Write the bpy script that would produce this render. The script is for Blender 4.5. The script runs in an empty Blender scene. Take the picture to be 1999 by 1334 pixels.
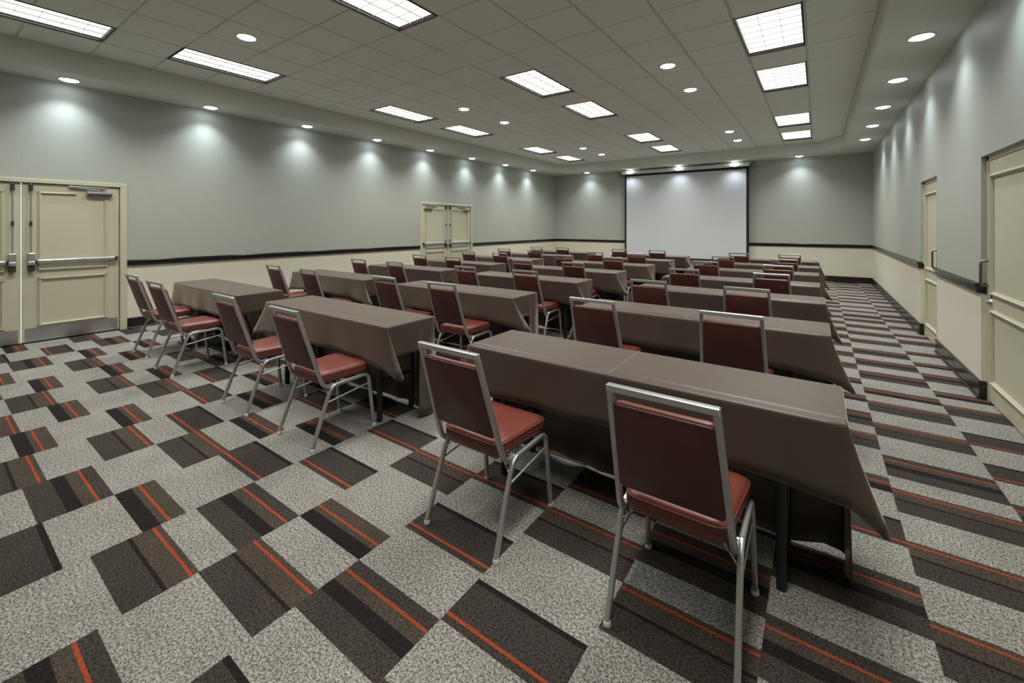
import bpy, bmesh, math, random
from mathutils import Vector, Matrix
PI = math.pi
S = bpy.context.scene
COL = S.collection
random.seed(7)

# ------------------------------------------------------------------ camera, world, exposure
H_CAM = 1.48
cam_d = bpy.data.cameras.new('camera')
cam_d.sensor_fit = 'HORIZONTAL'
cam_d.sensor_width = 36.0
cam_d.lens = 838.34 * 36.0 / 1999.0
cam_d.shift_x = -0.0003
cam_d.shift_y = -(667.0 - 440.84) / 1999.0
cam_d.clip_start = 0.05
cam = bpy.data.objects.new('camera', cam_d)
cam.location = (0, 0, H_CAM)
cam.rotation_euler = (PI / 2, 0, 0.6181455)
COL.objects.link(cam)
S.camera = cam

w = bpy.data.worlds.new('world')
S.world = w
w.use_nodes = True
w.node_tree.nodes['Background'].inputs[0].default_value = (0.5, 0.52, 0.5, 1)
w.node_tree.nodes['Background'].inputs[1].default_value = 0.0

S.view_settings.view_transform = 'Standard'
S.view_settings.look = 'None'
S.view_settings.exposure = 0.20
S.view_settings.gamma = 1.0
S.view_settings.use_curve_mapping = False

TROFFER_EMIT = 1.45        # glow of the fluorescent panels as seen
TROFFER_POWER = 27.0       # lamp in each troffer
DOWN_POWER = 50.0          # spot in each soffit downlight
DOWN_POWER_CEIL = 34.0     # spot in each ceiling downlight
DOWN_EMIT = 16.0

# ------------------------------------------------------------------ measured layout (metres)
XL, XR, YB, YF = -8.07, 1.137, 14.15, -2.2
SB = 3.35                   # soffit underside
CE = 3.6236                 # tiled ceiling
T = 0.6096                  # ceiling module
GX, GY = -1.3322, 3.1422    # ceiling grid origin
RAIL0, RAIL1 = 0.905, 0.988

# ------------------------------------------------------------------ materials
def new_mat(name):
    m = bpy.data.materials.new(name)
    m.use_nodes = True
    nt = m.node_tree
    return m, nt, nt.nodes['Principled BSDF']

def N(nt, t, **kw):
    n = nt.nodes.new(t)
    for k, v in kw.items():
        setattr(n, k, v)
    return n

def pmat(name, col, rough=0.6, metal=0.0, noise=0.0, nscale=30.0, bump=0.0, bscale=200.0, spec=None, stretch=None, sheen=0.0):
    m, nt, b = new_mat(name)
    b.inputs['Base Color'].default_value = (*col, 1)
    b.inputs['Roughness'].default_value = rough
    b.inputs['Metallic'].default_value = metal
    if spec is not None:
        b.inputs['Specular IOR Level'].default_value = spec
    if sheen:
        b.inputs['Sheen Weight'].default_value = sheen
        b.inputs['Sheen Roughness'].default_value = 0.4
        b.inputs['Sheen Tint'].default_value = (1.0, 0.84, 0.71, 1)
    geo = N(nt, 'ShaderNodeNewGeometry')
    src = geo.outputs['Position']
    if stretch:
        mp = N(nt, 'ShaderNodeMapping')
        mp.inputs['Scale'].default_value = stretch
        nt.links.new(src, mp.inputs['Vector'])
        src = mp.outputs['Vector']
    if noise:
        n = N(nt, 'ShaderNodeTexNoise')
        n.inputs['Scale'].default_value = nscale
        n.inputs['Detail'].default_value = 3
        nt.links.new(src, n.inputs['Vector'])
        mr = N(nt, 'ShaderNodeMapRange')
        mr.inputs['From Min'].default_value = 0.25
        mr.inputs['From Max'].default_value = 0.75
        mr.inputs['To Min'].default_value = 1 - noise
        mr.inputs['To Max'].default_value = 1 + noise
        nt.links.new(n.outputs['Fac'], mr.inputs['Value'])
        mx = N(nt, 'ShaderNodeVectorMath', operation='SCALE')
        mx.inputs[0].default_value = col
        nt.links.new(mr.outputs['Result'], mx.inputs['Scale'])
        nt.links.new(mx.outputs['Vector'], b.inputs['Base Color'])
    if bump:
        n2 = N(nt, 'ShaderNodeTexNoise')
        n2.inputs['Scale'].default_value = bscale
        n2.inputs['Detail'].default_value = 2
        nt.links.new(src, n2.inputs['Vector'])
        bp = N(nt, 'ShaderNodeBump')
        bp.inputs['Strength'].default_value = bump
        bp.inputs['Distance'].default_value = 0.002
        nt.links.new(n2.outputs['Fac'], bp.inputs['Height'])
        nt.links.new(bp.outputs['Normal'], b.inputs['Normal'])
    return m

def emat(name, col, strength):
    m, nt, b = new_mat(name)
    b.inputs['Base Color'].default_value = (*[c * 0.8 for c in col], 1)
    b.inputs['Emission Color'].default_value = (*col, 1)
    b.inputs['Emission Strength'].default_value = strength
    return m

def carpet_mat(name, lo, hi, scale=230.0, width=0.16, mid=0.5):
    """tufted yarn: salt and pepper flecks between two yarn colours"""
    m, nt, b = new_mat(name)
    b.inputs['Roughness'].default_value = 0.95
    b.inputs['Specular IOR Level'].default_value = 0.15
    geo = N(nt, 'ShaderNodeNewGeometry')
    n = N(nt, 'ShaderNodeTexNoise')
    n.inputs['Scale'].default_value = scale
    n.inputs['Detail'].default_value = 1.5
    n.inputs['Roughness'].default_value = 0.7
    nt.links.new(geo.outputs['Position'], n.inputs['Vector'])
    nb = N(nt, 'ShaderNodeTexNoise')
    nb.inputs['Scale'].default_value = scale * 0.42
    nb.inputs['Detail'].default_value = 1.0
    nt.links.new(geo.outputs['Position'], nb.inputs['Vector'])
    av = N(nt, 'ShaderNodeMix', data_type='FLOAT')
    av.inputs[0].default_value = 0.36
    nt.links.new(n.outputs['Fac'], av.inputs[2])
    nt.links.new(nb.outputs['Fac'], av.inputs[3])
    n3 = N(nt, 'ShaderNodeTexNoise')
    n3.inputs['Scale'].default_value = 5.0
    n3.inputs['Detail'].default_value = 3
    nt.links.new(geo.outputs['Position'], n3.inputs['Vector'])
    r = N(nt, 'ShaderNodeMapRange')
    r.inputs['From Min'].default_value = mid - width
    r.inputs['From Max'].default_value = mid + width
    nt.links.new(av.outputs[0], r.inputs['Value'])
    mx = N(nt, 'ShaderNodeMix', data_type='RGBA')
    mx.inputs['A'].default_value = (*lo, 1)
    mx.inputs['B'].default_value = (*hi, 1)
    nt.links.new(r.outputs['Result'], mx.inputs['Factor'])
    r2 = N(nt, 'ShaderNodeMapRange')
    r2.inputs['From Min'].default_value = 0.3
    r2.inputs['From Max'].default_value = 0.7
    r2.inputs['To Min'].default_value = 0.9
    r2.inputs['To Max'].default_value = 1.1
    nt.links.new(n3.outputs['Fac'], r2.inputs['Value'])
    sc = N(nt, 'ShaderNodeVectorMath', operation='SCALE')
    nt.links.new(mx.outputs['Result'], sc.inputs[0])
    nt.links.new(r2.outputs['Result'], sc.inputs['Scale'])
    nt.links.new(sc.outputs['Vector'], b.inputs['Base Color'])
    bp = N(nt, 'ShaderNodeBump')
    bp.inputs['Strength'].default_value = 0.2
    bp.inputs['Distance'].default_value = 0.002
    nt.links.new(n.outputs['Fac'], bp.inputs['Height'])
    nt.links.new(bp.outputs['Normal'], b.inputs['Normal'])
    return m

M = dict(
    wall_hi=pmat('grey_green_wallcovering', (0.415, 0.438, 0.386), 0.55, noise=0.05, nscale=1.0, bump=0.25, bscale=1.0, stretch=(160, 160, 9)),
    wall_lo=pmat('cream_wall_paint', (0.72, 0.69, 0.56), 0.5, bump=0.06, bscale=90),
    soffit=pmat('soffit_paint', (0.70, 0.72, 0.66), 0.75, bump=0.05, bscale=150),
    tile=pmat('ceiling_tile_fibre', (0.80, 0.825, 0.785), 0.95, noise=0.03, nscale=160, bump=0.2, bscale=240),
    grid=pmat('ceiling_grid_metal', (0.74, 0.76, 0.71), 0.5),
    black_wood=pmat('black_stained_wood', (0.017, 0.014, 0.012), 0.24, noise=0.2, nscale=8, stretch=(1, 1, 12)),
    door=pmat('door_cream_paint', (0.56, 0.535, 0.39), 0.42, bump=0.04, bscale=120),
    steel=pmat('brushed_steel', (0.60, 0.60, 0.59), 0.32, 1.0, noise=0.05, nscale=1, stretch=(4, 4, 260)),
    alu=pmat('anodised_aluminium', (0.55, 0.55, 0.56), 0.38, 0.9),
    dark_metal=pmat('dark_grey_metal', (0.075, 0.075, 0.08), 0.4, 0.6),
    gunmetal=pmat('gunmetal', (0.20, 0.20, 0.20), 0.3, 0.9),
    chair_metal=pmat('pewter_painted_steel', (0.49, 0.49, 0.485), 0.36, 0.75, noise=0.04, nscale=300),
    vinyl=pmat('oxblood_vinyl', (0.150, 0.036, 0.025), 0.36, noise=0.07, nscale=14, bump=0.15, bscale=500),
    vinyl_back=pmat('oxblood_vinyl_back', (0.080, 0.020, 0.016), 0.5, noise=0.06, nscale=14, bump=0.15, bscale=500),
    glide=pmat('nickel_glide', (0.72, 0.71, 0.68), 0.35, 0.2),
    cloth=pmat('brown_polyester_cloth', (0.058, 0.042, 0.032), 0.42, noise=0.05, nscale=7, bump=0.12, bscale=900, sheen=0.5),
    table_black=pmat('black_table_metal', (0.012, 0.012, 0.012), 0.4),
    table_top=pmat('dark_laminate', (0.05, 0.035, 0.025), 0.4),
    screen=pmat('screen_white_vinyl', (0.66, 0.685, 0.70), 0.8),
    black_cloth=pmat('black_mask', (0.008, 0.008, 0.010), 0.7),
    white_paint=pmat('white_enamel', (0.70, 0.70, 0.68), 0.4),
    olive=pmat('bracket_paint', (0.26, 0.26, 0.19), 0.6),
    louvre=pmat('louvre_white', (0.70, 0.70, 0.67), 0.45),
    frame_shadow=pmat('troffer_gap_shadow', (0.015, 0.015, 0.014), 0.6),  # near-black colour paints the shadow gap round the troffer edge
    diffuser=emat('lit_diffuser', (1.0, 0.985, 0.93), TROFFER_EMIT),
    lens=emat('lit_lens', (0.86, 0.93, 1.0), DOWN_EMIT),
    corridor=emat('lit_corridor', (1.0, 1.0, 1.0), 1.2),
    c_grey=carpet_mat('carpet_grey_yarn', (0.075, 0.070, 0.062), (0.385, 0.368, 0.335), 230.0, 0.07),
    c_brown=carpet_mat('carpet_brown_yarn', (0.014, 0.0115, 0.0105), (0.068, 0.054, 0.046), 230.0, 0.09),
    c_brown2=carpet_mat('carpet_light_brown_yarn', (0.022, 0.017, 0.013), (0.088, 0.068, 0.053), 230.0, 0.09),
    c_black=carpet_mat('carpet_black_yarn', (0.004, 0.0035, 0.0035), (0.022, 0.017, 0.016), 150.0),
    c_orange=carpet_mat('carpet_orange_yarn', (0.15, 0.028, 0.012), (0.37, 0.070, 0.026), 260),
    underlay=pmat('floor_underlay', (0.05, 0.045, 0.04), 0.9),
)

# ------------------------------------------------------------------ mesh helpers
class MB:
    def __init__(s):
        s.v, s.f, s.m, s.sm, s.mats = [], [], [], [], []
    def mi(s, mat):
        if mat not in s.mats:
            s.mats.append(mat)
        return s.mats.index(mat)
    def add(s, verts, faces, mat, smooth=False):
        o = len(s.v)
        s.v += [tuple(p) for p in verts]
        k = s.mi(mat)
        for f in faces:
            s.f.append([o + i for i in f]); s.m.append(k); s.sm.append(smooth)
    def box(s, a, b, mat, bev=0.0):
        x0, x1 = sorted((a[0], b[0])); y0, y1 = sorted((a[1], b[1])); z0, z1 = sorted((a[2], b[2]))
        if bev:
            e = min(bev, (x1 - x0) / 2.01, (y1 - y0) / 2.01, (z1 - z0) / 2.01)
            bm = bmesh.new()
            bmesh.ops.create_cube(bm, size=1)
            for q in bm.verts:
                q.co = Vector(((x0 + x1) / 2 + q.co.x * (x1 - x0), (y0 + y1) / 2 + q.co.y * (y1 - y0), (z0 + z1) / 2 + q.co.z * (z1 - z0)))
            bmesh.ops.bevel(bm, geom=list(bm.edges), offset=e, segments=1, affect='EDGES', profile=0.5)
            bm.verts.index_update()
            s.add([q.co[:] for q in bm.verts], [[q.index for q in f.verts] for f in bm.faces], mat)
            bm.free()
            return
        s.add([(x0, y0, z0), (x1, y0, z0), (x1, y1, z0), (x0, y1, z0), (x0, y0, z1), (x1, y0, z1), (x1, y1, z1), (x0, y1, z1)],
              [(0, 3, 2, 1), (4, 5, 6, 7), (0, 1, 5, 4), (1, 2, 6, 5), (2, 3, 7, 6), (3, 0, 4, 7)], mat)
    def tube(s, path, ra, rb, mat, n=10, square=0.0, up=(1, 0, 0), caps=True):
        """sweep a rounded section along a path; ra along 'up', rb across"""
        P = [Vector(p) for p in path]
        rings = []
        for i, p in enumerate(P):
            if i == 0: t = P[1] - P[0]
            elif i == len(P) - 1: t = P[-1] - P[-2]
            else: t = (P[i + 1] - p).normalized() + (p - P[i - 1]).normalized()
            t.normalize()
            u = Vector(up); u = (u - t * u.dot(t)).normalized()
            v = t.cross(u)
            ring = []
            for k in range(n):
                a = 2 * PI * (k + 0.5) / n
                c, sn = math.cos(a), math.sin(a)
                if square:
                    e = 1 - square
                    c = math.copysign(abs(c) ** e, c); sn = math.copysign(abs(sn) ** e, sn)
                ring.append(p + u * (ra * c) + v * (rb * sn))
            rings.append(ring)
        V = [q for r in rings for q in r]
        F = []
        for i in range(len(P) - 1):
            for k in range(n):
                a, b = i * n + k, i * n + (k + 1) % n
                F.append((a, b, b + n, a + n))
        s.add(V, F, mat, True)
        if caps:
            s.add(rings[0], [tuple(range(n))[::-1]], mat)
            s.add(rings[-1], [tuple(range(n))], mat)
    def lathe(s, prof, c, mat, n=20, axis='z'):
        V, F = [], []
        for (r, z) in prof:
            for k in range(n):
                a = 2 * PI * k / n
                V.append((c[0] + r * math.cos(a), c[1] + r * math.sin(a), c[2] + z) if axis == 'z' else (c[0] + z, c[1] + r * math.cos(a), c[2] + r * math.sin(a)))
        for i in range(len(prof) - 1):
            for k in range(n):
                a, b = i * n + k, i * n + (k + 1) % n
                F.append((a, b, b + n, a + n))
        s.add(V, F, mat, True)
    def mesh(s, name):
        me = bpy.data.meshes.new(name)
        me.from_pydata(s.v, [], s.f)
        for m in s.mats: me.materials.append(m)
        me.polygons.foreach_set('material_index', s.m)
        me.polygons.foreach_set('use_smooth', s.sm)
        me.update()
        return me
    def obj(s, name, parent=None, weld=False):
        me = s.mesh(name)
        if weld or True:
            bm = bmesh.new(); bm.from_mesh(me)
            if weld: bmesh.ops.remove_doubles(bm, verts=bm.verts, dist=2e-5)
            bmesh.ops.recalc_face_normals(bm, faces=bm.faces)
            bm.to_mesh(me); bm.free()
        return link(name, me, parent)

def link(name, me, parent=None):
    o = bpy.data.objects.new(name, me)
    COL.objects.link(o)
    if parent is not None: o.parent = parent
    return o

def tag(o, label=None, cat=None, group=None, kind=None):
    if label: o['label'] = label
    if cat: o['category'] = cat
    if group: o['group'] = group
    if kind: o['kind'] = kind
    return o

def thing(name, label, cat, loc=(0, 0, 0), rz=0.0, group=None):
    o = link(name, None)
    o.location = loc; o.rotation_euler = (0, 0, rz)
    return tag(o, label, cat, group)

def dup(root, loc, rz=0.0, label=None):
    r = root.copy(); COL.objects.link(r)
    r.location = loc; r.rotation_euler = (0, 0, rz)
    if label: r['label'] = label
    for ch in root.children:
        c = ch.copy(); COL.objects.link(c); c.parent = r
        for g in ch.children:
            d = g.copy(); COL.objects.link(d); d.parent = c
    return r

# ------------------------------------------------------------------ floor: slab + 50 cm carpet tiles laid half-drop
b = MB(); b.box((XL - 0.3, YF - 0.3, -0.10), (XR + 0.3, YB + 0.3, -0.006), M['underlay'])
floor = tag(b.obj('floor'), 'carpeted floor of grey tiles with brown striped bands and thin orange lines', 'floor', kind='structure')

# band types: list of (fraction, yarn) up to that fraction; width; start within the half-drop tile
BANDS = {
    'A': (0.252, [(0.50, 'c_brown'), (0.56, 'c_black'), (0.865, 'c_brown2'), (0.915, 'c_orange'), (1.0, 'c_brown2')], 0.195),
    'B': (0.176, [(0.40, 'c_black'), (0.56, 'c_brown2'), (0.635, 'c_orange'), (1.0, 'c_brown2')], 0.135),
    'C': (0.286, [(0.37, 'c_brown'), (0.575, 'c_black'), (0.76, 'c_brown2'), (0.805, 'c_orange'), (1.0, 'c_brown')], 0.095),
    'D': (0.226, [(0.13, 'c_brown'), (0.19, 'c_orange'), (0.895, 'c_brown'), (1.0, 'c_black')], 0.140),
}
PX = 0.4985
KNOWN = {   # (column, tile) -> band, read from the photograph
 (-16,1):'B',(-16,2):'A',(-15,0):'D',(-15,1):'D',(-15,2):'C',(-14,1):'C',(-14,2):'B',(-14,3):'B',(-13,0):'B',(-13,1):'A',(-13,2):'B',
 (-12,1):'B',(-12,2):'B',(-12,3):'A',(-11,0):'A',(-11,1):'A',(-11,2):'B',(-10,1):'B',(-10,2):'A',(-10,3):'D',(-9,0):'B',(-9,1):'B',(-9,2):'D',(-9,3):'B',
 (-8,0):'A',(-8,1):'A',(-8,2):'D',(-8,3):'B',(-7,0):'C',(-7,1):'A',(-7,2):'B',(-7,3):'D',(-6,0):'D',(-6,1):'B',(-6,2):'D',(-6,3):'B',
 (-5,0):'A',(-5,1):'C',(-5,2):'D',(-5,3):'D',(-4,0):'C',(-4,1):'A',(-4,2):'B',(-4,3):'A',(-3,0):'D',(-3,1):'C',(-3,2):'D',(-3,3):'D',
 (-2,1):'C',(-2,2):'D',(-2,3):'A',(-1,2):'A',(-1,3):'C',(0,3):'C',(0,4):'C',(0,5):'D',(0,6):'B',(0,7):'A',(0,8):'C',(0,9):'B',(0,10):'B',
 (1,3):'A',(1,4):'A',(1,5):'A',(1,6):'C',(1,7):'A',(1,8):'A',(1,9):'B',(1,10):'C',(1,11):'C',(1,12):'C',(1,13):'A',(1,14):'A',(1,15):'A',(1,16):'A',(1,17):'C',(1,18):'B',
 (2,6):'C',(2,7):'D',(2,9):'A',(2,10):'B',(2,11):'C',(2,12):'B',(2,13):'B',(2,14):'A',(2,15):'B'}
rng = random.Random(11)
tiles = []
for k in range(-16, 3):
    x0 = max(-0.16 + PX * k, XL); x1 = min(-0.16 + PX * (k + 1), XR + 0.06)
    off = 0.275 if k % 2 else 0.02
    for n in range(-6, 29):
        y0 = off + 0.5 * n; y1 = y0 + 0.5
        if y1 < YF or y0 > YB: continue
        kind = KNOWN.get((k, n)) or rng.choice('AABCDD')
        tiles.append((x0, x1, max(y0, YF), min(y1, YB), y0, kind))

def carpet_tile_geo(mb, x0, x1, y0, y1, yb, kind, ox=0, oy=0):
    wd, st, lo = BANDS[kind]
    cuts = [(y0, None)]
    s0 = yb + lo
    seq = [(s0, 'c_grey')]
    for fr, c in st: seq.append((s0 + wd * fr, c))
    seq.append((yb + 0.5, 'c_grey'))
    a = y0
    z = 0.0; e = 0.0
    for ye, c in seq:
        q = min(ye, y1)
        if q - a < 1e-5: continue
        ya = a + (e if a == y0 else 0); yq = q - (e if q >= y1 - 1e-6 else 0)
        mb.add([(x0 + e - ox, ya - oy, z), (x1 - e - ox, ya - oy, z), (x1 - e - ox, yq - oy, z), (x0 + e - ox, yq - oy, z)], [(0, 1, 2, 3)], M[c])
        a = q
    V = [(x0 + e - ox, y0 + e - oy, z), (x1 - e - ox, y0 + e - oy, z), (x1 - e - ox, y1 - e - oy, z), (x0 + e - ox, y1 - e - oy, z)]
    V += [(p[0], p[1], -0.006) for p in V]
    mb.add(V, [(0, 4, 5, 1), (1, 5, 6, 2), (2, 6, 7, 3), (3, 7, 4, 0)], M['c_brown'])

def vis(t):   # nearness to the camera inside the photographed wedge
    cx, cy = (t[0] + t[1]) / 2, (t[2] + t[3]) / 2
    d = -0.5795 * cx + 0.815 * cy; r = 0.815 * cx + 0.5795 * cy
    if d < 0.25: return 99
    u = 1000 + 838 * r / d; v = 440.8 + 838 * 1.48 / d
    if u < -150 or u > 2150 or v > 1550: return 98
    return d
tiles.sort(key=vis)
cache = {}
for t in tiles[:300]:
    key = (t[5], round(t[1] - t[0], 4), round(t[2] - t[4], 4), round(t[3] - t[2], 4))
    if key not in cache:
        mb = MB(); carpet_tile_geo(mb, *t, ox=t[0], oy=t[2]); cache[key] = mb.mesh('carpet_tile')
    o = link('carpet_tile', cache[key], floor); o.location = (t[0], t[2], 0)
mb = MB()
for t in tiles[300:]: carpet_tile_geo(mb, *t)
tag(link('far_carpet_tiles', mb.mesh('far_carpet_tiles'), floor), kind='stuff')

# ------------------------------------------------------------------ walls
D1C, D2C = 0.8165, 8.375            # centres of the two double doors on the left wall
DW = 0.955                          # half opening of a double door (to the outer edge of its frame less the lip)
DH = 2.055
R1A, R1B = 4.22, 5.31               # single doors in the right wall
R2A, R2B = 6.98, 7.95
RH = 2.067

def wall_mesh(name, ax, inner, outer, u0, u1, holes, label, top=SB + 0.02):
    mb = MB()
    def bx(ua, ub, za, zb, mat):
        if ub - ua < 1e-4 or zb - za < 1e-4: return
        if ax == 'x': mb.box((inner, ua, za), (outer, ub, zb), mat)
        else: mb.box((ua, inner, za), (ub, outer, zb), mat)
    def col(ua, ub, z0):
        if z0 < 0.95: bx(ua, ub, z0, 0.95, M['wall_lo'])
        bx(ua, ub, max(z0, 0.95), top, M['wall_hi'])
    u = u0
    for a, c, hh in sorted(holes):
        col(u, a, -0.006); col(a, c, hh); u = c
    col(u, u1, -0.006)
    return tag(mb.obj(name), label, 'wall', kind='structure')
wall_mesh('wall_left', 'x', XL, XL - 0.2, YF, YB, [(D1C - DW, D1C + DW, DH), (D2C - DW, D2C + DW, DH)], 'long left wall, grey-green above a black rail and cream below')
wall_mesh('wall_right', 'x', XR, XR + 0.2, YF, YB, [(R1A, R1B, RH), (R2A, R2B, RH)], 'right wall with two recessed single doors, grey-green over cream')
wall_mesh('wall_back', 'y', YB, YB + 0.2, XL - 0.2, XR + 0.2, [], 'far end wall behind the projection screen, grey-green over cream')
wall_mesh('wall_front', 'y', YF, YF - 0.2, XL - 0.2, XR + 0.2, [], 'near end wall behind the camera, grey-green over cream')

# bulkhead soffit ring with cut corners
out = [(XR, YF), (XR, YB), (XR, YB), (XL, YB), (XL, YB), (XL, YF)]
inn = [(0.52, YF), (0.52, 12.81), (0.0, 13.44), (-6.99, 13.46), (-7.46, 12.98), (-7.46, YF)]
mb = MB()
V = [(x, y, SB) for x, y in out] + [(x, y, SB) for x, y in inn] + [(x, y, CE + 0.02) for x, y in inn]
F = []
for i in range(5):
    if out[i] == out[i + 1]: F.append((i, 6 + i + 1, 6 + i))
    else: F.append((i, i + 1, 6 + i + 1, 6 + i))
    F.append((6 + i, 6 + i + 1, 12 + i + 1, 12 + i))
mb.add(V, F, M['soffit'])
mb.box((0.50, YF, CE - 0.004), (0.52, 12.81, CE + 0.01), M['grid']); mb.box((-7.46, YF, CE - 0.004), (-7.44, 12.98, CE + 0.01), M['grid'])
mb.box((-6.99, 13.425, CE - 0.004), (0.0, 13.45, CE + 0.01), M['grid'])
soff = link('trim_1', mb.mesh('trim_1'))
tag(soff, 'dropped soffit running round the walls with cut inner corners', 'soffit', kind='structure')

# black chair rails and baseboards
def run_left(mb, a, c):
    mb.box((XL, a, RAIL0), (XL + 0.018, c, RAIL1), M['black_wood'])
    mb.box((XL, a, RAIL1 - 0.030), (XL + 0.036, c, RAIL1 - 0.004), M['black_wood'], 0.004)
    mb.box((XL, a, RAIL0 + 0.006), (XL + 0.027, c, RAIL0 + 0.026), M['black_wood'], 0.004)
def run_right(mb, a, c):
    mb.box((XR, a, RAIL0), (XR - 0.018, c, RAIL1), M['black_wood'])
    mb.box((XR, a, RAIL1 - 0.030), (XR - 0.036, c, RAIL1 - 0.004), M['black_wood'], 0.004)
    mb.box((XR, a, RAIL0 + 0.006), (XR - 0.027, c, RAIL0 + 0.026), M['black_wood'], 0.004)
FD = DW + 0.045
n_trim = 2
for fn, a, c, lab in [(run_left, D1C + FD, D2C - FD, 'black chair rail on the left wall between the double doors'), (run_left, D2C + FD, YB, 'black chair rail on the left wall beyond the far double doors'),
                      (run_left, YF, D1C - FD, 'black chair rail on the left wall before the near double doors'),
                      (run_right, R2B - 0.0, YB, 'black chair rail on the right wall beyond the far single door'), (run_right, R1B, R2A, 'black chair rail on the right wall between the two single doors'),
                      (run_right, YF, R1A, 'black chair rail on the right wall nearer than the near single door')]:
    mb = MB(); fn(mb, a, c)
    tag(mb.obj('trim_%d' % n_trim), lab, 'chair rail', kind='structure'); n_trim += 1
mb = MB()
mb.box((XL, YB, RAIL0), (XR, YB - 0.018, RAIL1), M['black_wood'])
mb.box((XL, YB, RAIL1 - 0.030), (XR, YB - 0.036, RAIL1 - 0.004), M['black_wood'], 0.004)
mb.box((XL, YB, RAIL0 + 0.006), (XR, YB - 0.027, RAIL0 + 0.026), M['black_wood'], 0.004)
tag(mb.obj('trim_%d' % n_trim), 'black chair rail across the far wall, passing behind the screen', 'chair rail', kind='structure'); n_trim += 1

BH = 0.155
def base(mb, p, q, nx, ny):
    def bx(t, z0, z1, bev=0.0):
        mb.box((p[0], p[1], z0), (q[0] + nx * t, q[1] + ny * t, z1), M['black_wood'], bev)
    bx(0.014, 0, BH); bx(0.02, BH - 0.016, BH - 0.004, 0.003); bx(0.026, 0, 0.018, 0.005)
mb = MB()
base(mb, (XL, YF), (XL, D1C - FD), 1, 0); base(mb, (XL, D1C + FD), (XL, D2C - FD), 1, 0); base(mb, (XL, D2C + FD), (XL, YB), 1, 0)
tag(mb.obj('baseboard_left'), 'black baseboard along the left wall', 'baseboard', kind='structure')
mb = MB()
base(mb, (XR, YF), (XR, R1A), -1, 0); base(mb, (XR, R1B), (XR, R2A), -1, 0); base(mb, (XR, R2B), (XR, YB), -1, 0)
for yy, s in ((R1B, 1), (R2B, 1)):                   # returns into the door recesses
    mb.box((XR - 0.014, yy - 0.012, 0), (XR + 0.04, yy + 0.002, BH), M['black_wood'])
    mb.box((XR - 0.03, yy - 0.012, RAIL0), (XR + 0.04, yy + 0.002, RAIL1), M['black_wood'])
tag(mb.obj('baseboard_right'), 'black baseboard along the right wall, broken by two doors', 'baseboard', kind='structure')
mb = MB(); base(mb, (XL, YB), (XR, YB), 0, -1)
tag(mb.obj('baseboard_back'), 'black baseboard along the far wall', 'baseboard', kind='structure')

# ------------------------------------------------------------------ ceiling: slab, tiles, grid
mb = MB(); mb.box((XL - 0.2, YF - 0.2, CE + 0.14), (XR + 0.2, YB + 0.2, CE + 0.2), M['grid'])
ceiling = tag(mb.obj('ceiling'), 'suspended ceiling of plain square grey-white tiles', 'ceiling', kind='structure')
TRO = [(c, r) for c in (-9, -4, 1) for r in (-5, -2, 3, 6, 11, 14)]
lit = {(c, r + i) for c, r in TRO for i in (0, 1)}
tcache = {}
def ctile(x0, x1, y0, y1):
    key = (round(x1 - x0, 3), round(y1 - y0, 3))
    if key not in tcache:
        w_, d_ = key; e = 0.006
        m_ = MB()
        V = [(e, e, 0), (w_ - e, e, 0), (w_ - e, d_ - e, 0), (e, d_ - e, 0), (0, 0, e), (w_, 0, e), (w_, d_, e), (0, d_, e), (0, 0, 0.02), (w_, 0, 0.02), (w_, d_, 0.02), (0, d_, 0.02)]
        m_.add(V, [(3, 2, 1, 0), (0, 1, 5, 4), (1, 2, 6, 5), (2, 3, 7, 6), (3, 0, 4, 7), (4, 5, 9, 8), (5, 6, 10, 9), (6, 7, 11, 10), (7, 4, 8, 11), (8, 9, 10, 11)], M['tile'])
        tcache[key] = m_.mesh('ceiling_tile')
    o = link('ceiling_tile', tcache[key], ceiling); o.location = (x0, y0, CE)
gx, gy = 0.014, 0.0085
for c in range(-11, 3):
    for r in range(-9, 17):
        if (c, r) in lit: continue
        x0, x1 = GX + c * T + gx, GX + (c + 1) * T - gx
        y0, y1 = GY + r * T + gy, GY + (r + 1) * T - gy
        x0 = max(x0, -7.455); x1 = min(x1, 0.515); y1 = min(y1, 13.44); y0 = max(y0, YF)
        if x1 - x0 < 0.05 or y1 - y0 < 0.05: continue
        if y1 > 13.0 and (x1 > 0.3 or x0 < -7.2): pass
        ctile(x0, x1, y0, y1)
mb = MB()
for c in range(-10, 4):
    x = GX + c * T
    mb.box((x - gx - 0.006, YF, CE + 0.015), (x + gx + 0.006, 13.45, CE + 0.018), M['grid'])
    mb.box((x - 0.004, YF, CE + 0.006), (x + 0.004, 13.45, CE + 0.015), M['grid'])
for r in range(-8, 18):
    y = GY + r * T
    for c in range(-11, 3):
        if (c, r) in lit and (c, r - 1) in lit: continue
        mb.box((max(GX + c * T, -7.46), y - gy - 0.006, CE + 0.0155), (min(GX + (c + 1) * T, 0.52), y + gy + 0.006, CE + 0.0185), M['grid'])
tag(link('ceiling_grid', mb.mesh('ceiling_grid'), ceiling), kind='stuff')

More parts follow.
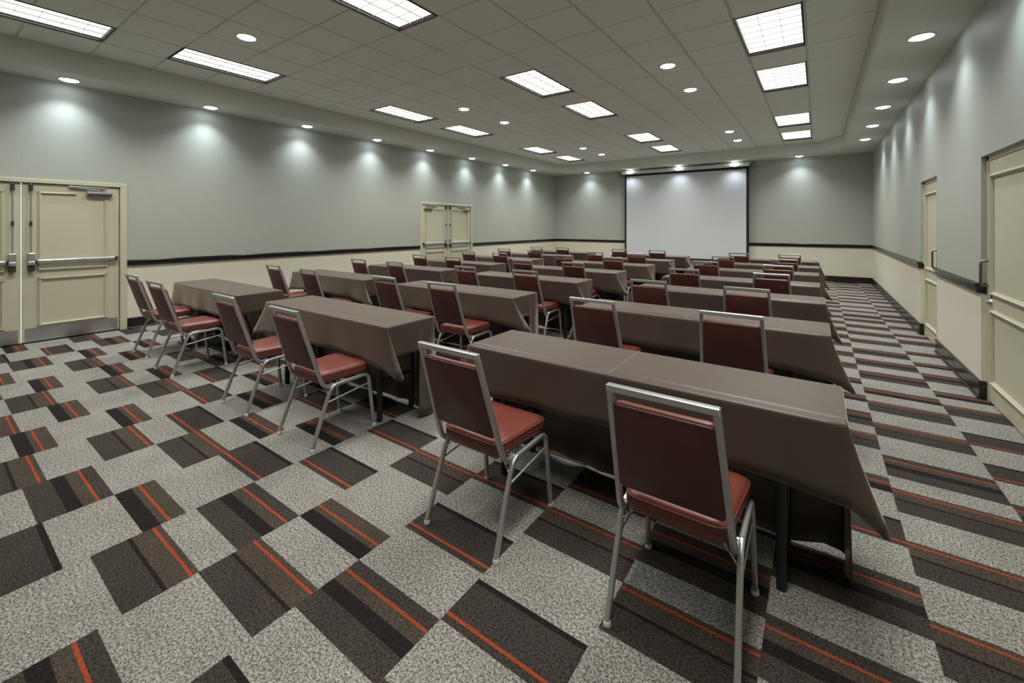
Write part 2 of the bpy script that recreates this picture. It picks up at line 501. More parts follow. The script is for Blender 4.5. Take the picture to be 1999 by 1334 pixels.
# ------------------------------------------------------------------ fluorescent troffers
ORD = ['nearest', 'second-nearest', 'third-nearest', 'fourth-nearest', 'fifth-nearest', 'sixth-nearest', 'farthest']
def make_troffer():
    t = thing('ceiling_troffer', 'troffer', 'ceiling light', group='fluorescent troffers in the ceiling')
    W_, L_ = T, 2 * T
    mb = MB()
    zt = 0.095
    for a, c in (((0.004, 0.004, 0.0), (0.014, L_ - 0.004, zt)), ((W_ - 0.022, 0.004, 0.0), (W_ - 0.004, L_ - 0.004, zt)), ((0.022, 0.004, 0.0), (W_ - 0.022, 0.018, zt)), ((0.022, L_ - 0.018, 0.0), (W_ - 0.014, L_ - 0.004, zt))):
        mb.box(a, c, M['frame_shadow'])
    mb.box((0.004, 0.004, zt), (W_ - 0.004, L_ - 0.004, zt + 0.01), M['white_paint'])
    mb.obj('housing', t)
    mb = MB(); mb.add([(0.022, 0.018, 0.042), (W_ - 0.022, 0.018, 0.042), (W_ - 0.022, L_ - 0.018, 0.042), (0.022, L_ - 0.018, 0.042)], [(3, 2, 1, 0)], M['diffuser'])
    link('diffuser', mb.mesh('diffuser'), t)
    iw, il = W_ - 0.044, L_ - 0.036
    mb = MB(); mb.box((-0.0018, 0.018, 0.022), (0.0018, L_ - 0.018, 0.040), M['louvre']); lm = mb.mesh('louvre_blade')
    for i in (1, 2):
        o = link('louvre_blade', lm, t); o.location = (0.022 + iw * i / 3, 0, 0)
    mb = MB(); mb.box((0.022, -0.0012, 0.026), (W_ - 0.022, 0.0012, 0.036), M['louvre']); cm = mb.mesh('cross_blade')
    for i in range(1, 7):
        o = link('cross_blade', cm, t); o.location = (0, 0.018 + il * i / 7, 0)
    return t
lamp_d = bpy.data.lights.new('fluorescent_lamp', 'AREA')
lamp_d.shape = 'RECTANGLE'; lamp_d.size = 0.54; lamp_d.size_y = 1.15; lamp_d.energy = TROFFER_POWER; lamp_d.color = (1.0, 0.985, 0.93); lamp_d.spread = math.radians(128)
tro0 = make_troffer()
lo = bpy.data.objects.new('fluorescent_lamp', lamp_d); COL.objects.link(lo); lo.parent = tro0; lo.location = (T / 2, T, 0.003)
first = True
side = {-9: 'left', -4: 'middle', 1: 'right'}
for c, r in TRO:
    i = [-5, -2, 3, 6, 11, 14].index(r)
    if (c, r) in ((-4, -5), (1, -5), (1, -2)):
        lab = {(-4, -5): 'recessed ceiling troffer of the middle line, behind the top picture edge', (1, -5): 'recessed ceiling troffer of the right line, overhead behind the camera', (1, -2): 'recessed ceiling troffer of the right line, overhead beside the camera'}[(c, r)]
    else:
        vis_rows = {-9: [-5, -2, 3, 6, 11, 14], -4: [-2, 3, 6, 11, 14], 1: [3, 6, 11, 14]}[c]
        k = vis_rows.index(r)
        o_ = 'farthest' if k == len(vis_rows) - 1 else ORD[k]
        lab = 'lit rectangular louvred troffer, %s in the %s line of ceiling lights' % (o_, side[c])
    loc = (GX + c * T, GY + r * T, CE)
    if first: tro0.location = loc; tro0['label'] = lab; first = False
    else: dup(tro0, loc, 0, lab)

# ------------------------------------------------------------------ downlights
sp_ceil = bpy.data.lights.new('downlight_beam', 'SPOT')
sp_soff = bpy.data.lights.new('downlight_beam', 'SPOT')
for L_, pw, ang in ((sp_ceil, DOWN_POWER_CEIL, 100), (sp_soff, DOWN_POWER, 118)):
    L_.energy = pw; L_.spot_size = math.radians(ang); L_.spot_blend = 1.0; L_.color = (0.84, 0.92, 1.0); L_.shadow_soft_size = 0.06
def make_down():
    t = thing('downlight', 'd', 'downlight', group='round recessed downlights')
    mb = MB(); mb.lathe([(0.110, 0.0), (0.110, -0.005), (0.102, -0.009), (0.093, -0.006), (0.084, -0.001)], (0, 0, 0), M['white_paint'], 28)
    mb.obj('trim_ring', t)
    mb = MB(); mb.lathe([(0.0001, -0.024), (0.03, -0.0228), (0.055, -0.018), (0.075, -0.011), (0.086, -0.002)], (0, 0, 0), M['lens'], 28)
    link('lens', mb.mesh('lens'), t)
    return t
dl0 = make_down(); dfirst = True
def down(x, y, z, lab, ld):
    global dfirst
    if dfirst: dl0.location = (x, y, z); dl0['label'] = lab; dfirst = False; t = dl0
    else:
        t = dup(dl0, (x, y, z), 0, lab)
        for ch in list(t.children):
            if ch.type == 'LIGHT': bpy.data.objects.remove(ch)
    lo = bpy.data.objects.new('beam', ld); COL.objects.link(lo); lo.parent = t; lo.location = (0, 0, -0.034)
NTH = ['first', 'second', 'third', 'fourth', 'fifth', 'sixth', 'seventh', 'eighth']
for i in range(8):
    down(-7.82, 1.195 + 1.574 * i, SB, 'round lit downlight in the left soffit, %s from the near end' % NTH[i], sp_soff)
for i in range(5):
    down(-6.63 + 1.556 * i, 13.865, SB, 'round lit downlight in the far soffit, %s from the left' % NTH[i], sp_soff)
for i in range(5):
    down(0.836, 5.81 + 1.545 * i, SB, 'round lit downlight in the right soffit, %s from the near end' % NTH[i], sp_soff)
down(0.836, 4.265, SB, 'round lit downlight in the right soffit, above the picture edge over the near door', sp_soff)
down(-7.82, -0.379, SB, 'round lit downlight in the left soffit, past the left picture edge', sp_soff)
k = 0
for r in (-1.5, 4.55, 6.6, 12.6, 14.65):
    down(GX + -6.56 * T + T * 0.06, GY + r * T, CE, 'round lit downlight among ceiling tiles, left line, %s from the near end' % NTH[k], sp_ceil); k += 1
k = 0
for r in (4.52, 6.56, 12.6, 14.62):
    down(GX + -0.5 * T, GY + r * T, CE, 'round lit downlight among ceiling tiles, right line, %s from the near end' % NTH[k], sp_ceil); k += 1
down(GX + -0.5 * T, GY - 1.5 * T, CE, 'round lit downlight among ceiling tiles, right line, overhead beyond the picture edge', sp_ceil)

# ------------------------------------------------------------------ doors
def moulding(mb, P, u0, u1, z0, z1, n0, sides='lrtb', u_top=None):
    """raised panel moulding, P maps (u, n, z) to the room"""
    w1, w2 = 0.034, 0.014
    def bar(ua, ub, za, zb, horiz):
        mb.box(P(ua, n0, za), P(ub, n0 + 0.012, zb), M['door'], 0.002)
        if horiz:
            zm = (za + zb) / 2; mb.box(P(ua, n0, zm - w2 / 2), P(ub, n0 + 0.024, zm + w2 / 2), M['door'], 0.004)
        else:
            um = (ua + ub) / 2; mb.box(P(um - w2 / 2, n0, za), P(um + w2 / 2, n0 + 0.024, zb), M['door'], 0.004)
    bar(u0, u1, z0, z0 + w1, True)
    a, c = (u0, u1) if u_top is None else u_top
    bar(a, c, z1 - w1, z1, True)
    bar(u0, u0 + w1, z0, z1, False)
    bar(u1 - w1, u1, z0, z1 if u_top is None else z1 - 0.07, False)

def double_door(idx, c, label):
    P = lambda u, n, z: (XL + n, c + u, z)
    mb = MB()
    ow = DW + 0.045
    for s in (-1, 1):
        mb.box(P(s * 0.925, -0.10, 0), P(s * ow, 0.014, 2.0215), M['door'], 0.003)
        mb.box(P(s * 0.915, -0.10, 0), P(s * 0.926, -0.062, DH), M['door'])
    mb.box(P(-ow, -0.10, 2.022), P(ow, 0.014, DH + 0.018), M['door'], 0.003)
    root = mb.obj('door_%d' % idx)
    tag(root, label, 'door', kind='structure')
    mb = MB(); mb.box(P(-0.012, -0.125, 0.0), P(0.012, -0.12, 2.02), M['corridor'])
    tag(mb.obj('corridor_light', root), 'bright corridor light showing through the gap between the leaves')
    for s in (-1, 1):
        mb = MB()
        n0 = -0.018
        mb.box(P(s * 0.0045, n0 - 0.045, 0.012), P(s * 0.9185, n0, 2.014), M['door'], 0.002)
        leaf = mb.obj('door_leaf', root)
        def Q(u, n, z): return P(s * u, n, z)
        mb = MB()
        moulding(mb, Q, 0.137, 0.795, 0.905, 1.918, n0, u_top=(0.137, 0.485))
        mb.obj('panel_moulding', leaf)
        mb = MB(); moulding(mb, Q, 0.137, 0.795, 0.200, 0.822, n0); mb.obj('panel_moulding', leaf)
        mb = MB(); mb.box(Q(0.028, n0, 0.014), Q(0.900, n0 + 0.003, 0.188), M['steel'])
        for u in (0.06, 0.46, 0.87):
            for z in (0.03, 0.17): mb.lathe([(0.006, 0.003), (0.004, 0.005), (0.0, 0.005)], Q(u, n0, z), M['alu'], 8, 'x')
        mb.obj('kick_plate', leaf)
        mb = MB()                                        # touch bar
        mb.box(Q(0.125, n0 + 0.018, 1.003), Q(0.885, n0 + 0.050, 1.048), M['alu'], 0.006)
        mb.box(Q(0.56, n0 + 0.046, 1.008), Q(0.86, n0 + 0.062, 1.043), M['alu'], 0.006)
        mb.box(Q(0.15, n0 + 0.046, 1.008), Q(0.555, n0 + 0.058, 1.043), M['steel'], 0.006)
        mb.box(Q(0.105, n0, 0.995), Q(0.128, n0 + 0.055, 1.052), M['dark_metal'], 0.005)
        mb.box(Q(0.868, n0, 0.996), Q(0.895, n0 + 0.06, 1.054), M['dark_metal'], 0.006)
        mb.obj('panic_bar', leaf)
        mb = MB()
        mb.box(Q(0.047, n0, 1.028), Q(0.110, n0 + 0.062, 1.135), M['alu'], 0.006)
        mb.box(Q(0.047, n0, 0.985), Q(0.110, n0 + 0.070, 1.030), M['alu'], 0.004)
        mb.box(Q(0.049, n0, 0.905), Q(0.108, n0 + 0.052, 0.986), M['dark_metal'], 0.008)
        mb.obj('latch_case', leaf)
        mb = MB()
        mb.tube([Q(0.0755, n0 + 0.030, 1.13), Q(0.0755, n0 + 0.030, 1.93)], 0.0075, 0.0075, M['alu'], 10)
        mb.tube([Q(0.0755, n0 + 0.030, 1.475), Q(0.0755, n0 + 0.030, 1.535)], 0.013, 0.013, M['dark_metal'], 10)
        mb.tube([Q(0.0755, n0, 1.505), Q(0.0755, n0 + 0.030, 1.505)], 0.006, 0.006, M['dark_metal'], 8, up=(0, 0, 1))
        mb.obj('latch_rod', leaf)
        mb = MB(); mb.box(Q(0.058, n0, 1.915), Q(0.093, n0 + 0.050, 2.008), M['dark_metal'], 0.008); mb.obj('top_latch', leaf)
        mb = MB()
        mb.box(Q(0.580, n0, 1.884), Q(0.838, n0 + 0.055, 1.942), M['alu'], 0.006)
        mb.box(Q(0.584, n0 + 0.05, 1.886), Q(0.834, n0 + 0.060, 1.915), M['dark_metal'], 0.004)
        mb.tube([Q(0.70, n0 + 0.03, 1.94), Q(0.70, n0 + 0.03, 1.965)], 0.014, 0.014, M['alu'], 10)
        mb.box(Q(0.41, n0 + 0.012, 1.988), Q(0.78, n0 + 0.044, 2.004), M['alu'], 0.003)
        mb.tube([Q(0.70, n0 + 0.03, 1.966), Q(0.46, n0 + 0.03, 1.985)], 0.008, 0.006, M['alu'], 8)
        mb.obj('door_closer', leaf)
    return root
double_door(1, D1C, 'near cream double exit doors with panic bars in the left wall')
double_door(2, D2C, 'far cream double exit doors with panic bars in the left wall')

def single_door(idx, a, c, hinge_far, label):
    P = lambda u, n, z: (XR - n, u, z)
    mb = MB()
    mb.box(P(a + 0.0, -0.14, 0), P(a + 0.04, -0.034, RH), M['door']); mb.box(P(c - 0.04, -0.14, 0), P(c, -0.034, RH), M['door'])
    mb.box(P(a, -0.14, RH - 0.04), P(c, -0.034, RH), M['door'])
    root = tag(mb.obj('door_%d' % idx), label, 'door', kind='structure')
    n0 = -0.040
    mb = MB(); mb.box(P(a + 0.043, n0 - 0.045, 0.008), P(c - 0.043, n0, RH - 0.044), M['door'], 0.002)
    leaf = mb.obj('door_leaf', root)
    mb = MB(); moulding(mb, P, a + 0.125, c - 0.125, 0.905, 1.905, n0); mb.obj('panel_moulding', leaf)
    mb = MB(); moulding(mb, P, a + 0.125, c - 0.125, 0.165, 0.79, n0); mb.obj('panel_moulding', leaf)
    hu = (a + 0.095) if hinge_far else (c - 0.095)
    mb = MB()
    mb.box(P(hu - 0.022, n0, 0.875), P(hu + 0.022, n0 + 0.003, 1.29), M['dark_metal'])
    path = [P(hu, n0, 1.185), P(hu, n0 + 0.045, 1.185), P(hu, n0 + 0.058, 1.178), P(hu, n0 + 0.063, 1.160), P(hu, n0 + 0.063, 1.0), P(hu, n0 + 0.058, 0.985), P(hu, n0 + 0.045, 0.978), P(hu, n0, 0.978)]
    mb.tube(path, 0.010, 0.010, M['gunmetal'], 10, up=(0, 1, 0))
    mb.obj('pull_handle', leaf)
    mb = MB()
    mb.lathe([(0.028, 0.0), (0.028, -0.008), (0.020, -0.012), (0.014, -0.03), (0.0, -0.032)], P(hu, n0, 0.842), M['steel'], 16, 'x')
    mb.obj('lock_cylinder', leaf)
    for z in (0.22, 1.02, 1.84):
        mb = MB()
        hx = (c - 0.041) if hinge_far else (a + 0.041)
        mb.tube([P(hx, -0.026, z - 0.055), P(hx, -0.026, z + 0.055)], 0.009, 0.009, M['door'], 8)
        mb.box(P(hx - 0.03, -0.04, z - 0.055), P(hx + 0.012, -0.031, z + 0.055), M['door'])
        mb.obj('hinge', leaf)
single_door(3, R1A, R1B, False, 'near cream panelled door with pull handle in the right wall')
single_door(4, R2A, R2B, True, 'far cream panelled door with pull handle in the right wall')

# ------------------------------------------------------------------ projection screen
sc = thing('projection_screen', 'white pull-down projection screen with black border on the far wall', 'screen', (-3.46, 13.95, 0.4))
def so(name, boxes, mat, bev=0.0):
    mb = MB()
    boxes = [tuple((p[0] * 1.0043, p[1] + 0.06, 1.48 + (p[2] - 1.48) * 1.0043) for p in bb) for bb in boxes]
    for a, c in boxes: mb.box((a[0] + 3.46, a[1] - 13.95, a[2] - 0.4), (c[0] + 3.46, c[1] - 13.95, c[2] - 0.4), mat, bev)
    return mb.obj(name, sc)
so('housing', [((-5.35, 13.835, 3.186), (-1.585, 14.0, 3.292))], M['white_paint'], 0.012)
so('fabric', [((-5.222, 13.948, 0.475), (-1.672, 13.952, 3.118))], M['screen'])
so('border', [((-5.285, 13.947, 0.455), (-5.222, 13.953, 3.186)), ((-1.672, 13.947, 0.455), (-1.600, 13.953, 3.186)), ((-5.222, 13.947, 3.118), (-1.672, 13.953, 3.186)), ((-5.222, 13.947, 0.43), (-1.672, 13.953, 0.475))], M['black_cloth'])
so('weight_bar', [((-5.28, 13.938, 0.415), (-1.605, 13.962, 0.437))], M['black_cloth'], 0.006)
for xa, xb in ((-5.50, -5.36), (-1.575, -1.44)):
    so('mounting_bracket', [((xa, 13.99, 3.14), (xb, YB - 0.06, 3.275))], M['olive'], 0.01)

# ------------------------------------------------------------------ banquet chair
def pillow(mb, outline, prof, mat, xf):
    """stack of outlines: prof = [(inset, height)], closed by a crowned cap"""
    n = len(outline)
    cx = sum(p[0] for p in outline) / n; cy = sum(p[1] for p in outline) / n
    V, F = [], []
    for ins, hgt in prof:
        for x, y in outline:
            d = math.hypot(x - cx, y - cy)
            f = max(0.0, 1 - ins / max(d, 1e-6))
            V.append(xf(cx + (x - cx) * f, cy + (y - cy) * f, hgt))
    for i in range(len(prof) - 1):
        for k in range(n):
            a, b2 = i * n + k, i * n + (k + 1) % n
            F.append((a, b2, b2 + n, a + n))
    F.append(tuple(range(n))[::-1])
    F.append(tuple((len(prof) - 1) * n + k for k in range(n)))
    mb.add(V, F, mat, True)

def rounded(pts, r, seg=4):
    out_ = []
    n = len(pts)
    for i in range(n):
        p, a, c = Vector(pts[i]), Vector(pts[i - 1]), Vector(pts[(i + 1) % n])
        d1 = (a - p).normalized() * r; d2 = (c - p).normalized() * r
        for k in range(seg + 1):
            t = k / seg
            q = (p + d1) * (1 - t) ** 2 + p * 2 * t * (1 - t) + (p + d2) * t * t
            out_.append((q.x, q.y))
    return out_

def densify(o, m=0.03):
    r = []
    for i in range(len(o)):
        a, c = Vector(o[i]), Vector(o[(i + 1) % len(o)])
        k = max(1, int((c - a).length / m))
        for j in range(k):
            q = a.lerp(c, j / k); r.append((q.x, q.y))
    return r

def make_chair():
    t = thing('banquet_chair', 'c', 'chair', group='red vinyl banquet chairs at the tables')
    mt = M['chair_metal']
    # seat
    ol = densify(rounded([(-0.176, 0.070), (0.176, 0.070), (0.205, 0.455), (-0.205, 0.455)], 0.055))
    mb = MB()
    pillow(mb, ol, [(0.02, 0.408), (0.006, 0.411), (0.0, 0.420), (-0.004, 0.440), (-0.003, 0.458), (0.004, 0.472), (0.018, 0.481), (0.045, 0.487), (0.09, 0.490), (0.14, 0.4915)], M['vinyl'], lambda x, y, z: (x, y, z))
    seat = mb.obj('seat', t)
    mb = MB()
    ring = [(x * 1.012, 0.26 + (y - 0.26) * 1.012, 0.467) for x, y in ol]
    mb.tube(ring + [ring[0], ring[1]], 0.0028, 0.0028, M['vinyl'], 6, up=(0, 0, 1), caps=False)
    mb.obj('piping', seat)
    # back: tilted plane from (y .062, z .45) to (y -.080, z .92)
    def bp(x, s_, d):     # s_ = height, d = depth towards the table
        k = (s_ - 0.445) / (0.92 - 0.445)
        y = 0.068 + (-0.080 - 0.068) * k
        nx = Vector((0, 0.955, 0.297))
        return (x, y + nx.y * d, s_ + nx.z * d)
    ob = densify(rounded([(-0.178, 0.520), (0.178, 0.520), (0.163, 0.859), (-0.163, 0.859)], 0.016, 3), 0.04)
    mb = MB()
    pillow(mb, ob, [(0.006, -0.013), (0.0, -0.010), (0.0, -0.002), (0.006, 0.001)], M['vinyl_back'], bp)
    pillow(mb, ob, [(0.006, 0.001), (0.0, 0.004), (0.0, 0.020), (0.008, 0.030), (0.03, 0.037), (0.07, 0.041)], M['vinyl'], bp)
    mb.obj('backrest', t)
    # back frame of square tube
    mb = MB()
    for s in (-1, 1):
        path = [(s * 0.196, 0.150, 0.386), (s * 0.196, 0.122, 0.389), (s * 0.195, 0.100, 0.400), (s * 0.194, 0.083, 0.420), (s * 0.193, 0.070, 0.448), (s * 0.190, 0.052, 0.505), (s * 0.171, -0.080, 0.921)]
        mb.tube(path, 0.0115, 0.0125, mt, 12, 0.55)
    mb.box((-0.182, -0.0935, 0.905), (0.182, -0.0685, 0.930), mt, 0.003)
    mb.obj('back_frame', t)
    # bent side frames
    for s in (-1, 1):
        rear = [(s * 0.215, 0.0, 0.016), (s * 0.2115, 0.064, 0.19), (s * 0.2085, 0.116, 0.325), (s * 0.2075, 0.132, 0.358), (s * 0.2065, 0.152, 0.379), (s * 0.206, 0.178, 0.389)]
        frnt = [(s * 0.206, 0.392, 0.397), (s * 0.2065, 0.418, 0.391), (s * 0.207, 0.434, 0.373), (s * 0.208, 0.440, 0.350), (s * 0.2115, 0.456, 0.19), (s * 0.215, 0.474, 0.016)]
        for nm, path in (('leg', rear), ('leg', frnt)):
            mb = MB(); mb.tube(path, 0.0105, 0.0125, mt, 12, 0.4)
            lg = mb.obj(nm, t)
            fx = path[0] if path[0][2] < 0.1 else path[-1]
            mb = MB(); mb.lathe([(0.0, 0.0), (0.015, 0.0), (0.0155, 0.006), (0.0135, 0.016), (0.0125, 0.022), (0.0, 0.022)], (fx[0], fx[1], 0.0), M['glide'], 12)
            mb.obj('glide', lg)
        mb = MB(); mb.tube([(s * 0.206, 0.178, 0.389), (s * 0.206, 0.392, 0.397)], 0.0105, 0.0125, mt, 12, 0.4); mb.obj('seat_rail', t)
        mb = MB(); mb.tube([(s * 0.2095, 0.104, 0.287), (s * 0.2085, 0.440, 0.327)], 0.006, 0.006, mt, 8); mb.obj('stretcher', t)
        mb = MB(); mb.tube([(s * 0.207, 0.120, 0.335), (s * 0.135, 0.150, 0.404)], 0.011, 0.003, mt, 8, 0.5, up=(0, 1, 0)); mb.obj('brace', t)
    mb = MB(); mb.tube([(-0.2, 0.16, 0.397), (0.2, 0.16, 0.397)], 0.009, 0.009, mt, 8, up=(0, 0, 1)); mb.tube([(-0.2, 0.38, 0.397), (0.2, 0.38, 0.397)], 0.009, 0.009, mt, 8, up=(0, 0, 1)); mb.obj('cross_bar', t)
    return t

# ------------------------------------------------------------------ tables and cloths
TD = 0.47
def make_table(W_):
    t = thing('folding_table', 't', 'table', group='narrow folding tables under the cloths')
    mb = MB(); mb.box((0.0, 0.0, 0.728), (W_, TD, 0.752), M['table_top'], 0.004); mb.obj('tabletop', t)
    for x in (0.21, W_ - 0.21):
        for y in (0.10, TD - 0.06):
            mb = MB(); mb.tube([(x, y, 0.0), (x, y, 0.728)], 0.019, 0.019, M['table_black'], 8, 0.5)
            mb.obj('leg', t)
        mb = MB(); mb.tube([(x, 0.10, 0.30), (x, TD - 0.06, 0.30)], 0.010, 0.010, M['table_black'], 8); mb.obj('crossbar', t)
        dx = 0.42 if x < 0.5 else -0.42
        mb = MB(); mb.tube([(x, TD / 2, 0.31), (x + dx, TD / 2, 0.722)], 0.008, 0.008, M['table_black'], 8, up=(0, 1, 0)); mb.obj('brace', t)
    return t

def make_cloth(W_, seed, ears, earl):
    rg = random.Random(seed)
    zt = 0.757; r = 0.008
    zf = rg.uniform(0.490, 0.512); zs = rg.uniform(0.530, 0.560)
    ph = [rg.uniform(0, 6.28) for _ in range(8)]
    # grid lines on the top with pressed creases
    def lines(L, creases, step):
        k = int(L / step); xs = [r + (L - 2 * r) * i / k for i in range(k + 1)]
        xs = [x for x in xs if all(abs(x - c) > 0.02 for c in creases)]
        for c in creases: xs += [c - 0.007, c, c + 0.007]
        return sorted(xs)
    cx_ = [W_ * 0.5 + rg.uniform(-0.03, 0.03)]; cy_ = [0.062 + rg.uniform(-0.006, 0.006)]
    xs = lines(W_, cx_, 0.06); ys = lines(TD, cy_, 0.06)
    def ztop(x, y):
        z = zt
        for c in cx_: z += 0.0032 * max(0, 1 - abs(x - c) / 0.007)
        for c in cy_: z += 0.0045 * max(0, 1 - abs(y - c) / 0.007)
        return z
    mb = MB()
    V = [(x, y, ztop(x, y)) for y in ys for x in xs]; nx = len(xs)
    F = [(j * nx + i, j * nx + i + 1, (j + 1) * nx + i + 1, (j + 1) * nx + i) for j in range(len(ys) - 1) for i in range(nx - 1)]
    mb.add(V, F, M['cloth'], False)
    cols = []     # (top inset xy, outward n, bottom xyz, wave)
    ex, ey = ears
    zeR = rg.uniform(0.415, 0.445); zeL = rg.uniform(0.425, 0.455)
    def sm(t): return t * t * (3 - 2 * t)
    def wf(x): return 0.006 * math.sin(x * 9 + ph[0]) + 0.005 * math.sin(x * 17 + ph[1])
    # front
    for x in xs:
        e = max(0, 1 - min(x, W_ - x) / 0.40)
        zb = zf - 0.030 * sm(e) + 0.004 * math.sin(x * 6 + ph[2])
        cols.append(((x, r), (0, -1), (x + (0.015 if x > W_ / 2 else -0.015) * e, -0.010 - 0.018 * e * e + wf(x), zb)))
    # front right ear
    def ear(c, nrm1, nrm2, Fp, Ep, Sp, pinch):
        for k in range(1, 7):
            t = k / 6
            q = [Fp[i] + (Ep[i] - Fp[i]) * t for i in range(3)]
            cols.append((c, tuple(nrm1[i] * (1 - t) + nrm2[i] * t for i in range(2)), q))
        E2 = (Ep[0] + 0.012, Ep[1] + 0.050, Ep[2] + 0.004)
        cols.append((c, nrm2, (Ep[0] + 0.018, Ep[1] + 0.024, Ep[2] - 0.012)))
        for k in range(0, 6):
            t = k / 6
            q = [E2[i] + (Sp[i] - E2[i]) * t for i in range(3)]
            w_ = math.sin(PI * t) * pinch
            q[0] += (c[0] - q[0]) * w_; q[1] += (c[1] - q[1]) * w_ * 0.6
            cols.append((c, nrm2, q))
    cR = (W_ - r, r); cL = (r, r)
    tw = rg.uniform(-0.03, 0.03)
    ear(cR, (0, -1), (1, 0), cols[-1][2], (W_ + ex, -ey - tw, zeR), (W_ + 0.012, 0.02, zs), 0.72)
    ystep = rg.uniform(0.265, 0.30)
    for y in ys[1:]:
        if y < ystep: cols.append(((W_ - r, y), (1, 0), (W_ + 0.012 + 0.006 * math.sin(y * 14 + ph[3]), y, zs + 0.006 * math.sin(y * 9 + ph[4]))))
    ysr = [y for y in ys if y >= ystep]
    cols.append(((W_ - r, ysr[0] - 0.004), (1, 0), (W_ + 0.013, ystep - 0.002, zs)))
    for y in ysr: cols.append(((W_ - r, y), (1, 0), (W_ + 0.016 + 0.012 * math.sin(y * 30 + ph[5]), ystep + (y - ysr[0]) / max(TD - r - ysr[0], 1e-3) * (TD - ystep), 0.008)))
    cols.append(((W_ - r, TD - r), (0.7, 0.7), (W_ + 0.022, TD - 0.02, 0.010)))
    def zb_(x): return 0.020 + 0.010 * math.sin(x * 8.5 + ph[6]) + 0.006 * math.sin(x * 19 + ph[7])
    for x in reversed(xs): cols.append(((x, TD - r), (0, 1), (x, TD - 0.034 + 0.012 * math.sin(x * 21 + ph[2]) + 0.006 * math.sin(x * 37 + ph[3]), zb_(x))))
    cols.append(((r, TD - r), (-0.7, 0.7), (-0.022, TD - 0.02, 0.010)))
    for y in reversed(ysr): cols.append(((r, y), (-1, 0), (-0.016 - 0.012 * math.sin(y * 30 + ph[4]), ystep + (y - ysr[0]) / max(TD - r - ysr[0], 1e-3) * (TD - ystep), 0.008)))
    cols.append(((r, ysr[0] - 0.004), (-1, 0), (-0.013, ystep - 0.002, zs)))
    for y in reversed(ys[1:]):
        if y < ystep: cols.append(((r, y), (-1, 0), (-0.012 - 0.006 * math.sin(y * 14 + ph[5]), y, zs + 0.006 * math.sin(y * 9 + ph[6]))))
    # front left ear, mirrored order
    Sp = (-0.012, 0.02, zs); Ep = (-earl, -ey * 0.6, zeL); Fp = cols[0][2]
    for k in range(1, 6):
        t = k / 6
        q = [Sp[i] + (Ep[i] - Sp[i]) * t for i in range(3)]; w_ = math.sin(PI * t) * 0.5
        q[0] += (cL[0] - q[0]) * w_; q[1] += (cL[1] - q[1]) * w_ * 0.6
        cols.append((cL, (-1, 0), q))
    for k in range(0, 6):
        t = k / 6
        q = [Ep[i] + (Fp[i] - Ep[i]) * t for i in range(3)]
        cols.append((cL, (-(1 - t), -t), q))
    rows = [0.06, 0.16, 0.30, 0.46, 0.62, 0.80, 1.0]
    V, F = [], []
    nr = len(rows) + 3
    for (tx, ty), (ax, ay), B in cols:
        zt_ = ztop(tx, ty)
        V.append((tx, ty, zt_))
        V.append((tx + ax * r * 0.7, ty + ay * r * 0.7, zt - r * 0.3))
        V.append((tx + ax * r * 1.05, ty + ay * r * 1.05, zt - r * 1.15))
        sx, sy, sz = tx + ax * r * 1.05, ty + ay * r * 1.05, zt - r * 1.15
        for t in rows:
            e = t ** 1.15
            V.append((sx + (B[0] - sx) * e, sy + (B[1] - sy) * e, sz + (B[2] - sz) * t))
    n = len(cols)
    for i in range(n):
        j = (i + 1) % n
        for k in range(nr - 1):
            F.append((i * nr + k, j * nr + k, j * nr + k + 1, i * nr + k + 1))
    mb.add(V, F, M['cloth'], True)
    o = mb.obj('tablecloth', None, weld=True)
    bm = bmesh.new(); bm.from_mesh(o.data)
    bmesh.ops.dissolve_degenerate(bm, dist=1e-5, edges=bm.edges); bm.to_mesh(o.data); bm.free()
    sd = o.modifiers.new('thickness', 'SOLIDIFY'); sd.thickness = 0.0016; sd.offset = 1.0
    return o

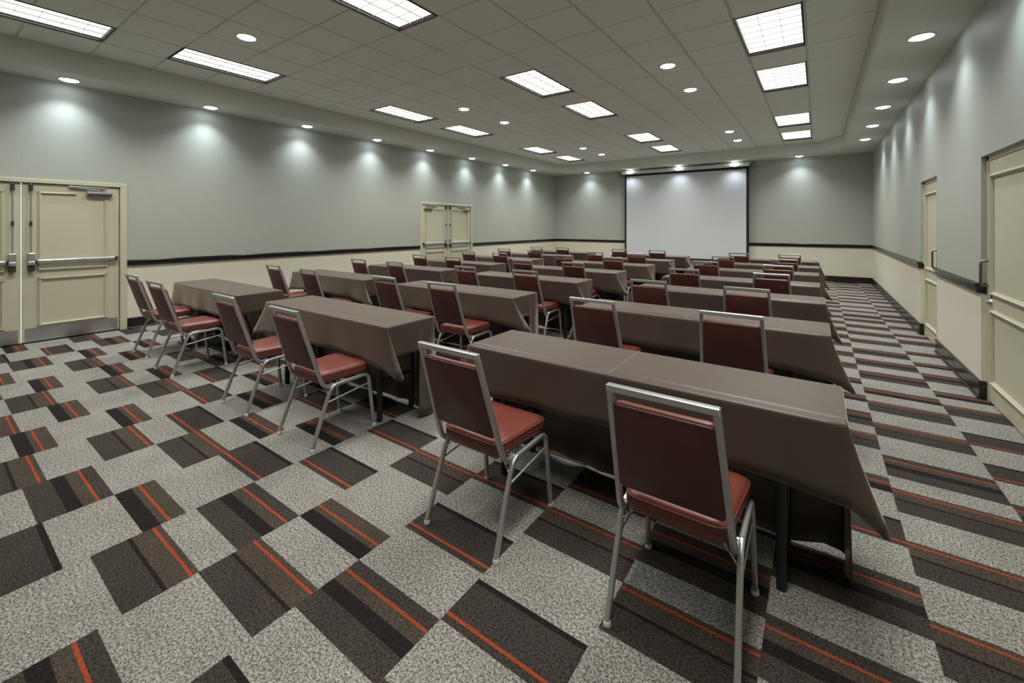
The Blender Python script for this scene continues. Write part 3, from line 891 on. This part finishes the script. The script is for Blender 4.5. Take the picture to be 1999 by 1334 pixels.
ROWY = [1.965, 3.490, 4.885, 6.215, 7.620, 8.970, 10.350]
COLX = {'left': (-6.715, 1.825), 'middle': (-4.275, 1.785), 'right': (-1.735, 1.825)}
RIGHT_DX = [0.0, -0.02, -0.03, -0.07, -0.075, -0.065, -0.07]
SEATX = {
 'left': [(-6.31, -5.35), (-6.24, -5.28), (-6.20, -5.28), (-6.17, -5.29), (-6.13, -5.28), (-6.17, -5.29), (-6.10, -5.32)],
 'middle': [(-3.83, -2.90), (-3.82, -2.955), (-3.90, -2.946), (-3.885, -3.005), (-3.87, -2.92), (-3.79, -2.93), (-3.81, -2.955)],
 'right': [(-1.365, -0.42), (-1.382, -0.449), (-1.40, -0.518), (-1.393, -0.437), (-1.417, -0.452), (-1.385, -0.441), (-1.30, -0.444)]}
SEATY = {  # where the top rail of each chair stands
 'left': [(1.455, 1.405), (2.965, 2.935), (4.31, 4.31), (5.62, 5.60), (6.98, 6.97), (8.32, 8.30), (9.68, 9.68)],
 'middle': [(1.440, 1.445), (2.975, 2.970), (4.372, 4.40), (5.728, 5.79), (7.08, 7.12), (8.30, 8.35), (9.70, 9.78)],
 'right': [(1.412, 1.418), (2.970, 3.00), (4.338, 4.30), (5.735, 5.74), (7.165, 7.0), (8.44, 8.36), (9.75, 9.88)]}
tprotos = {}
chair0 = make_chair(); cfirst = True
seed = 20
for cn in ('left', 'middle', 'right'):
    x0, W_ = COLX[cn]
    for ri, y0 in enumerate(ROWY):
        xx = x0 + (RIGHT_DX[ri] if cn == 'right' else random.uniform(-0.02, 0.02) * (ri > 0))
        which = '%s table of the %s column' % (ORD[ri], cn)
        lab = 'black-legged folding table under brown cloth, ' + which
        if cn not in tprotos:
            t = make_table(W_); tprotos[cn] = t; t.location = (xx, y0, 0); t['label'] = lab
        else: dup(tprotos[cn], (xx, y0, 0), 0, lab)
        seed += 1
        er = {'right': (0.095, 0.07), 'middle': (0.14, 0.05), 'left': (0.06, 0.03)}[cn] if ri == 0 else ((random.uniform(0.10, 0.15), 0.06) if cn == 'right' else (random.uniform(0.17, 0.22), random.uniform(0.02, 0.05)))
        el = {'right': 0.07, 'middle': 0.21, 'left': 0.04}[cn] if ri == 0 else random.uniform(0.08, 0.18)
        c = make_cloth(W_, seed, er, el)
        c.location = (xx, y0, 0)
        tag(c, 'dark brown cloth draped over the ' + which, 'tablecloth', 'brown tablecloths')
        for si, sd in enumerate(('left', 'right')):
            lab = 'red vinyl banquet chair, %s seat at the %s' % (sd, which)
            px, py = SEATX[cn][ri][si], SEATY[cn][ri][si] + 0.080
            rz = random.uniform(-0.02, 0.02)
            if cn == 'left' and ri == 0: rz = (0.015, 0.035)[si]
            if cn != 'left' and ri == 0: rz = 0.0
            if cfirst: chair0.location = (px, py, 0); chair0.rotation_euler = (0, 0, rz); chair0['label'] = lab; cfirst = False
            else: dup(chair0, (px, py, 0), rz, lab)
